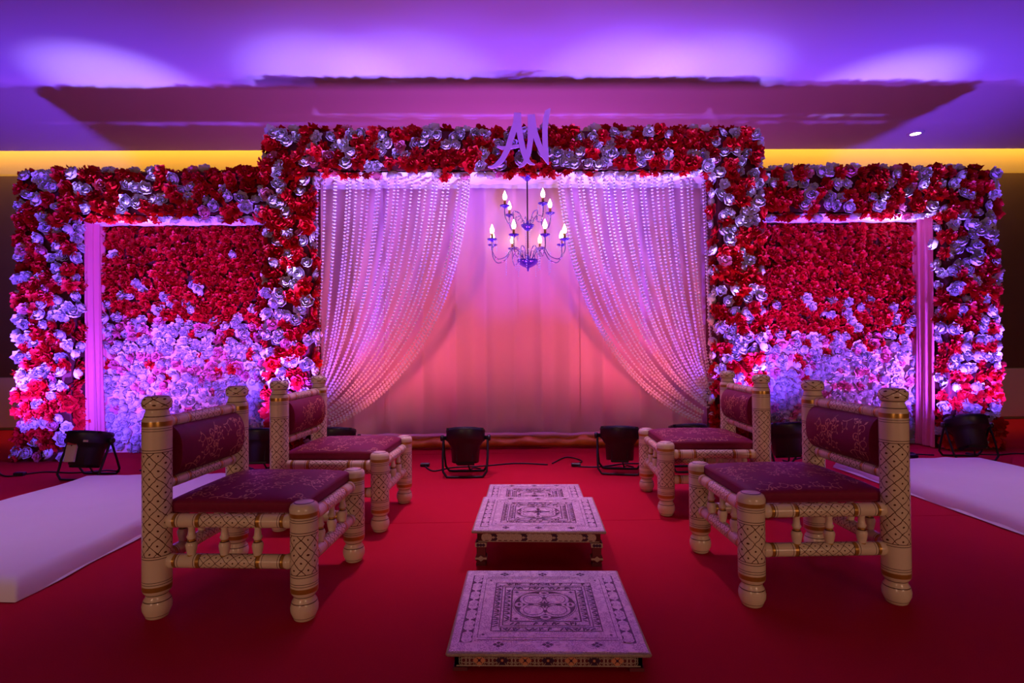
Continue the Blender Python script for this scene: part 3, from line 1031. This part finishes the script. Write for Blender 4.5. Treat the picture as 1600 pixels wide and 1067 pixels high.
c0 = make_chair()
CH = [(-.912, 2.128, -3.5, 'cream painted low chair with maroon cushions beside the left white mattress, nearer one'),
      (1.118, 2.155, 180.0, 'cream painted low chair with maroon cushions beside the right white mattress, nearer one'),
      (-.855, 3.010, -3.5, 'cream painted low chair with maroon cushions standing behind the nearer left chair'),
      (1.140, 3.172, 177.0, 'cream painted low chair with maroon cushions standing behind the nearer right chair')]
for i, (x, y, a, lab) in enumerate(CH):
    o = c0 if i == 0 else copy_tree(c0)
    o.location = (x, y, 0)
    o.rotation_euler = (0, 0, radians(a))
    tag(o, lab, 'chair', 'cream low chairs facing each other')

# ------------------------------------------------------------------ low embossed tables
TS = 0.28                                # half side of the top
def rect(x0, y0, x1, y1):
    return [(x0, y0), (x1, y0), (x1, y1), (x0, y1)]
def disc(cx, cy, r, n=18, ry=None, rot=0):
    ry = r if ry is None else ry
    return [(cx + r * cos(a) * cos(rot) - ry * sin(a) * sin(rot), cy + r * cos(a) * sin(rot) + ry * sin(a) * cos(rot)) for a in [2 * pi * i / n for i in range(n)]]
def ringf(m, cx, cy, r0, r1, z, mi=0, n=28, a0=0, a1=2 * pi):
    for i in range(n):
        p, q = a0 + (a1 - a0) * i / n, a0 + (a1 - a0) * (i + 1) / n
        m.flat([(cx + r1 * cos(p), cy + r1 * sin(p)), (cx + r1 * cos(q), cy + r1 * sin(q)), (cx + r0 * cos(q), cy + r0 * sin(q)), (cx + r0 * cos(p), cy + r0 * sin(p))][::1], z, mi)
def frame(m, h, w, z, mi=0):
    m.flat(rect(-h, -h, h, -h + w), z, mi); m.flat(rect(-h, h - w, h, h), z, mi)
    m.flat(rect(-h, -h + w, -h + w, h - w), z, mi); m.flat(rect(h - w, -h + w, h, h - w), z, mi)

def ornament():
    """dark enamel inlay and raised white-metal motifs of the square top, in thin layers"""
    m = MB()
    z1, z2, z3 = .0006, .0012, .0018
    u = TS
    # scalloped strips on the left and right borders
    for s_ in (-1, 1):
        a, b = sorted((s_ * .775 * u, s_ * .905 * u))
        m.flat(rect(a, -.82 * u, b, .82 * u), z1, 0)
        c = (a + b) / 2
        for k in range(7):
            yy = (-.72 + .24 * k) * u
            for dy in (-.052 * u, .052 * u):
                m.flat(disc(c - .006 * u * s_, yy + dy, .058 * u, 12), z2, 1)
            m.flat(disc(c, yy, .050 * u, 12, .10 * u), z2 + .0001, 1)
            m.flat(disc(c, yy + .12 * u, .014 * u, 8), z2, 1)
    for v in (-.86, .86):                               # flower diamonds on the front and back borders
        for k in (-.5, 0, .5):
            for (dx, dy) in ((.035, 0), (-.035, 0), (0, .03), (0, -.03)):
                m.flat(disc((k + dx) * u, (v + dy) * u, .026 * u, 4), z1, 0)
        m.flat(rect(-.72 * u, (v * .9 - .004) * u, .72 * u, (v * .9 + .004) * u), z1, 0)
    frame(m, .73 * u, .006 * u, z1, 0)
    # two bands of dark ground with pale leaves
    for (h, w, n_) in ((.600, .085, 11), (.480, .085, 8)):
        frame(m, h * u, .012 * u, z1, 0)
        frame(m, (h - w) * u, .010 * u, z1, 0)
        rg = random.Random(int(h * 100))
        for k in range(n_ * 2):
            f = -h + w + (2 * (h - w)) * (k + .5) / (n_ * 2)
            for (px, py, r) in ((f, -h + w / 2, 0), (f, h - w / 2, 0), (-h + w / 2, f, 1), (h - w / 2, f, 1)):
                L, B = (.020, .036) if r == 0 else (.036, .020)
                if r == 0 and rg.random() < .30:
                    continue
                an = rg.uniform(-.9, .9)
                m.flat(disc(px * u, py * u, .042 * u, 5, .011 * u, an + (pi / 2 if r == 0 else 0)), z1, 0)
                if k % 2:
                    m.flat(disc((px + .02) * u, (py + .012) * u, .018 * u, 6), z1 + .0001, 0)
    # medallion
    R = .375 * u
    frame(m, .385 * u, .006 * u, z1, 0)
    m.flat(disc(0, 0, R, 48), z1, 0)
    ringf(m, 0, 0, R * .955, R * .985, z2, 1, 48)
    for k in range(4):
        a = pi / 4 + k * pi / 2
        cx, cy = .50 * R * cos(a), .50 * R * sin(a)
        m.flat(disc(cx, cy, .42 * R, 28), z2, 1)
        ringf(m, cx, cy, .30 * R, .325 * R, z3, 0, 24)
        m.flat(disc(.44 * R * cos(k * pi / 2), .44 * R * sin(k * pi / 2), .10 * R, 12, .05 * R, k * pi / 2), z3, 0)
        b = k * pi / 2
        # pale leaf in each notch of the circle
        m.flat(disc(.80 * R * cos(b), .80 * R * sin(b), .13 * R, 14, .16 * R, b), z2, 1)
        m.flat(disc(.80 * R * cos(b), .80 * R * sin(b), .05 * R, 8, .09 * R, b), z3, 0)
    for k in range(8):
        a = k * pi / 4
        m.flat(disc(.11 * R * cos(a), .11 * R * sin(a), .11 * R, 8, .035 * R, a), z3 + .0002, 0)
    for sx_ in (-1, 1):
        for sy_ in (-1, 1):
            m.flat(disc(.33 * u * sx_, .33 * u * sy_, .028 * u, 4), z1, 0)
            m.flat(disc(.67 * u * sx_, .67 * u * sy_, .020 * u, 4), z1, 0)
    return m

def apron_deco(length, height, kind):
    """front face of an apron in the x-z plane, centred at the origin, y = 0 outwards -y"""
    m = MB()
    XF = Matrix.Rotation(pi / 2, 4, 'X')
    n = 8
    for k in range(n + 1):
        f = -length / 2 + length * k / n
        if kind == 'low':
            if 0 < k < n:
                for (dx, dy) in ((.010, 0), (-.010, 0), (0, .010), (0, -.010)):
                    m.flat(disc(f + dx, dy, .0085, 4), .0010, 2 if k % 2 else 0, XF)
                m.flat(disc(f, 0, .004, 6), .0014, 0 if k % 2 else 2, XF)
            if k < n:
                c = f + length / n / 2
                for (dx, rr) in ((-.014, .011), (.014, .011), (-.006, .013), (.006, .013)):
                    for dz in (-.004, .004):
                        ringf(m, 0, 0, rr - .0011, rr + .0004, .0008, 1, 14)
                        # move the ring just added to its place on the face
                        for q in range(len(m.v) - 14 * 4, len(m.v)):
                            vx, vy, vz = m.v[q]
                            m.v[q] = tuple(XF @ Vector((vx + c + dx, max(-height * .45, min(height * .45, vy + dz)), vz)))
        else:
            if k % 2 == 1:
                for (dx, dy) in ((.011, .006), (-.011, .006), (.011, -.006), (-.011, -.006), (0, .012), (0, -.012)):
                    m.flat(disc(f + dx, dy, .0075, 4), .0010, 0, XF)
                m.flat(disc(f, 0, .005, 8), .0014, 1, XF)
            else:
                for q in range(-4, 5):
                    if abs(f + q * .011) > length / 2 - .012:
                        continue
                    m.flat(disc(f + q * .012, .003 * (q % 2), .0110, 12, .0150), .0008 + .00005 * (q + 4), 1, XF)
    m.flat(rect(-length / 2, -height / 2, length / 2, -height / 2 + .003), .0012, 1, XF)
    return m

def make_table(kind):
    t = bpy.data.objects.new('low_table', None)
    COL.objects.link(t)
    H = .060 if kind == 'low' else .150
    th = .014
    ah = .036 if kind == 'low' else .040
    MB().box((0, 0, H - th / 2), (2 * TS, 2 * TS, th), bev=.004).build('tabletop', M['silver'], t)
    ornament().build('inlay', [M['tbl_dark'], M['silver']], t, (0, 0, H))
    # rounded beaded edging
    q = TS - .001
    m = MB()
    for (a, b) in (((-q, -q), (q, -q)), ((q, -q), (q, q)), ((q, q), (-q, q)), ((-q, q), (-q, -q))):
        m.tube([(a[0], a[1], H - th * .5), (b[0], b[1], H - th * .5)], th * .44, 8)
    m.build('edging', M['silver_edge'], t)
    s_ = TS - .018
    za = H - th - ah / 2
    for k in range(4):
        X = Matrix.Rotation(k * pi / 2, 4, 'Z')
        MB().box((0, -s_ + .009, za), (2 * s_, .018, ah), 0, X).build('apron', M['tbl_red'], t)
        dm = apron_deco(2 * s_ - .01, ah - .004, kind)
        dd = dm.build('apron_inlay', [M['tbl_dark'], M['silver_edge'], M['peach']], t)
        dd.matrix_local = X @ Matrix.Translation((0, -s_ - .0004, za))
    hl = H - th - ah
    for sx_ in (-1, 1):
        for sy_ in (-1, 1):
            c = (sx_ * (s_ - .016), sy_ * (s_ - .016))
            m = MB()
            if kind == 'low':
                m.box((c[0], c[1], hl / 2), (.04, .04, hl), 0)
                m.build('leg', [M['tbl_red'], M['silver_edge']], t)
            else:
                # square cabriole block: wide head, waist, spade foot
                prof = [(hl, .024), (hl - .018, .024), (hl - .022, .019), (hl * .45, .018), (hl * .36, .024), (hl * .28, .025), (hl * .16, .018), (.010, .021), (0, .021)]
                vs = []; fcs = []
                for (z, r) in prof:
                    vs += [(c[0] + a * r, c[1] + b * r, z) for (a, b) in ((-1, -1), (1, -1), (1, 1), (-1, 1))]
                for i in range(len(prof) - 1):
                    for j in range(4):
                        j2 = (j + 1) % 4
                        fcs.append((i * 4 + j2, i * 4 + j, (i + 1) * 4 + j, (i + 1) * 4 + j2))
                fcs += [(0, 1, 2, 3), tuple(reversed(range(len(vs) - 4, len(vs))))]
                ms = [0] * len(fcs)
                for i in (0, 4):
                    for j in range(4): ms[i * 4 + j] = 1
                m.add(vs, fcs, ms, smooth=False)
                lg = m.build('leg', [M['tbl_red'], M['silver_edge']], t)
                d = MB()
                for (X_, off) in ((Matrix.Rotation(pi / 2, 4, 'X'), (c[0], c[1] - .0255)),):
                    d.plate(disc(0, hl * .32, .016, 4, .012), 0, .002, 1, Matrix.Translation((off[0], off[1] + .0012, 0)) @ X_)
                    for g in range(3):
                        d.plate(disc((g - 1) * .012, hl - .010, .007, 8), 0, .002, 0, Matrix.Translation((off[0], off[1] + .0025, 0)) @ X_)
                d.build('leg_inlay', [M['tbl_dark'], M['silver_edge']], lg)
    return t
tl = make_table('low')
tag(tl, 'low square silver and purple embossed table nearest of the row', 'table')
tl.location = (.131, 1.801, 0); tl.rotation_euler = (0, 0, radians(-2.4))
th_ = make_table('tall')
tag(th_, 'raised square embossed table on four legs between the two lower ones', 'table')
th_.location = (.157, 2.518, 0); th_.rotation_euler = (0, 0, radians(-3.4)); th_.scale = (.975, .92, 1)
t3 = copy_tree(tl)
tag(t3, 'low square embossed table half hidden behind the raised one', 'table')
t3.location = (.176, 3.125, 0); t3.rotation_euler = (0, 0, radians(-2.5)); t3.scale = (.975, .975, 1)

# ------------------------------------------------------------------ stage lamps (par cans)
def make_par(tilt, sticker=False):
    t = bpy.data.objects.new('par_lamp', None)
    COL.objects.link(t)
    PZ = .245
    X = Matrix.Translation((0, 0, PZ)) @ Matrix.Rotation(radians(-tilt), 4, 'X')
    MB().lathe([(-.155, .088, 0), (-.150, .096, 0), (-.04, .102, 0), (-.03, .112, 0), (-.005, .128, 0), (.0, .138, 0), (.055, .138, 0), (.066, .142, 0), (.072, .138, 0), (.072, .122, 0), (.062, .120, 0)], 24, X, cap=False).build('lamp_body', M['black'], t)
    MB().lathe([(.060, .121, 0), (.064, .08, 0), (.066, .0, 0)], 24, X).build('lens', M['lens'], t)
    m = MB()
    m.lathe([(.064, .124, 0), (.080, .128, 0), (.082, .134, 0), (.074, .140, 0)], 24, X, cap=False)
    for k in range(3):
        a = radians(k * 120 + 90)
        m.box((.139 * cos(a), .139 * sin(a), .072), (.02, .02, .016), 0, X)
    m.build('front_rim', M['blackmetal'], t)
    # finned heat sink at the lower end
    m = MB()
    m.box((0, 0, -.155), (.125, .125, .03), 0, X, .004)
    for k in range(7):
        m.box((-.054 + .018 * k, 0, -.105), (.004, .165, .085), 0, X)
    m.build('heat_sink', M['blackmetal'], t)
    for s_ in (-1, 1):
        a = X @ Vector((s_ * .135, 0, .02))
        m = MB()
        m.lathe([(0, .014, 0), (.020, .014, 0), (.022, .022, 0), (.040, .022, 0), (.043, .016, 0)], 10, X @ Matrix.Translation((s_ * .136, 0, .02)) @ Matrix.Rotation(s_ * pi / 2, 4, 'Y'))
        m.build('knob', M['black'], t)
    piv = X @ Vector((0, 0, .02))
    for (yy, dn) in ((-.10, 'yoke'), (.10, 'yoke')):
        m = MB()
        w = .158
        path = []
        pts = [(-w, piv.y, piv.z), (-w * 1.0, yy * .55, .14), (-w * .96, yy * .95, .045), (-w * .80, yy, .010), (-w * .5, yy, .008), (w * .5, yy, .008), (w * .80, yy, .010), (w * .96, yy * .95, .045), (w, yy * .55, .14), (w, piv.y, piv.z)]
        for i in range(len(pts) - 1):
            for q in range(4):
                f = q / 4
                path.append(Vector(pts[i]).lerp(Vector(pts[i + 1]), f))
        path.append(Vector(pts[-1]))
        m.tube(path, .008, 6)
        m.build(dn, M['blackmetal'], t)
    MB().tube([X @ Vector((.02, .02, -.165)), X @ Vector((.03, .05, -.20)), (.05, .10, .03), (.10, .16, .008)], .006, 6).build('power_lead', M['rubber'], t)
    if sticker:
        m = MB()
        XQ = X @ Matrix.Translation((-.022, -.118, -.060)) @ Matrix.Rotation(pi / 2, 4, 'X')
        m.plate(rect(-.036, -.075, .036, .040), -.010, .004, 0, XQ)
        m.plate(rect(-.034, .042, .034, .068), -.010, .004, 1, XQ)
        m.plate(disc(0, .036, .005, 8), .004, .005, 2, XQ)
        s = m.build('sticker', [M['paper'], M['paperred'], M['ink']], t); s['label'] = 'white paper sticker'
        m = MB()
        XQ = X @ Matrix.Translation((.060, -.112, .008)) @ Matrix.Rotation(pi / 2, 4, 'X')
        m.plate(rect(-.024, -.007, .024, .007), -.002, .012, 0, XQ)
        m.build('name_plate', [M['paper']], t)
    return t
PL = ['black stage lamp at the foot of the far left floral column',
      'black stage lamp with a white paper sticker in front of the left rose wall',
      'black stage lamp between the two left chairs, before a floral column',
      'black stage lamp whose rim shows above the farther left chair seat',
      'black stage lamp standing alone left of the tables, before the pale curtain',
      'tilted black stage lamp beside the farther right chair, before the pale curtain',
      'black stage lamp whose rim shows above the farther right chair seat',
      'black stage lamp between the two right chairs, before the right rose wall',
      'tilted black stage lamp beyond the right white mattress',
      'black stage lamp at the foot of the far right floral column']
protos = {}
for i, (x, y, yw, ti) in enumerate(PARS):
    o = make_par(ti, sticker=(i == 1))
    o.location = (x, y, 0); o.rotation_euler = (0, 0, radians(yw))
    tag(o, PL[i], 'stage lamp', 'stage lamps along the foot of the stage')

# ------------------------------------------------------------------ mattresses under white sheets
def mattress(x0, y0, x1, y1, seed, lab):
    h = .070
    m = MB()
    lx, ly = x1 - x0, y1 - y0
    def fn(u, v):
        # flat top, rounded rim, sheet flaring on to the carpet
        eu = min(u, 1 - u) * lx; ev = min(v, 1 - v) * ly
        e = min(eu, ev)
        t = max(0.0, min(1.0, e / .07))
        z = h * (1 - (1 - t) ** 3.0) * (1.0 if t > 0 else 0)
        w = noise.noise(Vector((u * lx * 9, v * ly * 2.2, seed)))
        z += .012 * w * (1 - t) * t * 4 + .007 * noise.noise(Vector((u * lx * 3, v * ly * 3, seed + 2))) * t
        ox = .018 * noise.noise(Vector((0, v * ly * 3.1, seed))) * (1 - t); oy = .02 * noise.noise(Vector((u * lx * 4, 0, seed))) * (1 - t)
        return (x0 - (x0 + x1) / 2 + u * lx + ox, y0 - (y0 + y1) / 2 + v * ly + oy, max(.003, z + .003))
    def warp(q):
        # denser samples near both rims
        return q * q * (3 - 2 * q) * .6 + q * .4
    m.grid(lambda a, b: fn(warp(a), warp(b)), 70, 100)
    o = m.build('floor_mattress', M['white_cloth'], None, ((x0 + x1) / 2, (y0 + y1) / 2, 0))
    tag(o, lab, 'mattress', 'white floor mattresses beside the chairs')
    # crumpled hem of the sheet along each long side
    for sx_ in (-1, 1):
        def hf(u, v, sx_=sx_):
            yy = -ly / 2 + .02 + (ly - .04) * u
            wv = noise.noise(Vector((yy * 5, sx_, seed))) * .012
            return (sx_ * (lx / 2 - .05 + .055 * v) + wv, yy, .004 + (.034 + .012 * noise.noise(Vector((yy * 7, 3, seed)))) * (1 - v) ** .8 * (.4 + .6 * sin(v * 2.6 + .4)) + .002)
        MB().grid(hf, 90, 5).build('sheet_hem', M['white_cloth'], o)
    return o
ml = mattress(-2.86, 2.02, -1.76, 3.80, 3.0, 'thin white mattress on the carpet at the left, beyond the nearer left chair')
mr = mattress(2.44, 2.30, 3.55, 4.02, 8.0, 'thin white mattress on the carpet at the right, beyond the nearer right chair')

# ------------------------------------------------------------------ cables on the carpet
def cable(pts, lab, r=.0055, plug=None):
    C_ = [Vector((p[0], p[1], r)) for p in pts]
    C_ = [C_[0]] + C_ + [C_[-1]]
    path = []
    for k in range(len(C_) - 3):
        a, b, c, e = C_[k:k + 4]
        for q in range(8):
            t = q / 8
            path.append(.5 * (2 * b + (c - a) * t + (2 * a - 5 * b + 4 * c - e) * t * t + (3 * b - a - 3 * c + e) * t ** 3))
    path.append(C_[-2])
    org = path[0].copy(); org.z = 0
    o = MB().tube([p - org for p in path], r, 6).build('power_cable', M['rubber'], None, org)
    tag(o, lab, 'cable', 'black cables along the foot of the stage')
    if plug is not None:
        p = path[int(plug * (len(path) - 1))] - org
        MB().box((p.x, p.y, .014), (.07, .035, .028), bev=.006).build('plug', M['black'], o)
cable([(-.62, 4.28), (-.52, 4.05), (-.38, 4.16), (-.15, 4.20), (.10, 4.28), (.34, 4.22)], 'black cable between the two lamps before the pale curtain', plug=.06)
cable([(.38, 4.26), (.52, 4.50), (.62, 4.34), (.55, 4.16), (.72, 4.12), (.95, 4.22), (1.2, 4.2)], 'looped black cable beside the tilted lamp before the pale curtain', plug=.5)
cable([(-3.8, 4.2), (-3.6, 4.05), (-3.45, 4.18), (-3.2, 4.14), (-3.05, 4.2)], 'black cable between the two lamps at the far left', plug=.35)
cable([(-2.75, 4.2), (-2.5, 4.12), (-2.35, 3.95), (-2.2, 4.1), (-2.3, 4.28), (-2.05, 4.3), (-1.9, 4.2)], 'tangled black cable between the stickered lamp and the chair', plug=.3)
cable([(2.3, 4.3), (2.6, 4.45), (2.95, 4.3), (3.2, 4.28), (3.4, 4.5), (3.15, 4.55), (3.5, 4.4)], 'black cable left of the lamp beyond the right mattress', plug=.55)
cable([(3.8, 4.45), (4.0, 4.38), (4.2, 4.42), (4.35, 4.36)], 'black cable between the two lamps at the far right')

# ------------------------------------------------------------------ ceiling downlight beside the stage
dl = thing('ceiling_downlight', 'small round downlight set in the ceiling above the right floral frame', 'light', (4.50, 5.83, HC))
MB().lathe([(-.010, .050, 0), (-.010, .075, 0), (-.002, .080, 0), (.0, .080, 0)], 24, cap=False).build('trim_ring', M['ceiling'], dl)
MB().lathe([(-.008, .0, 0), (-.0081, .052, 0)], 24, cap=False).build('lamp_disc', M['downlight'], dl)
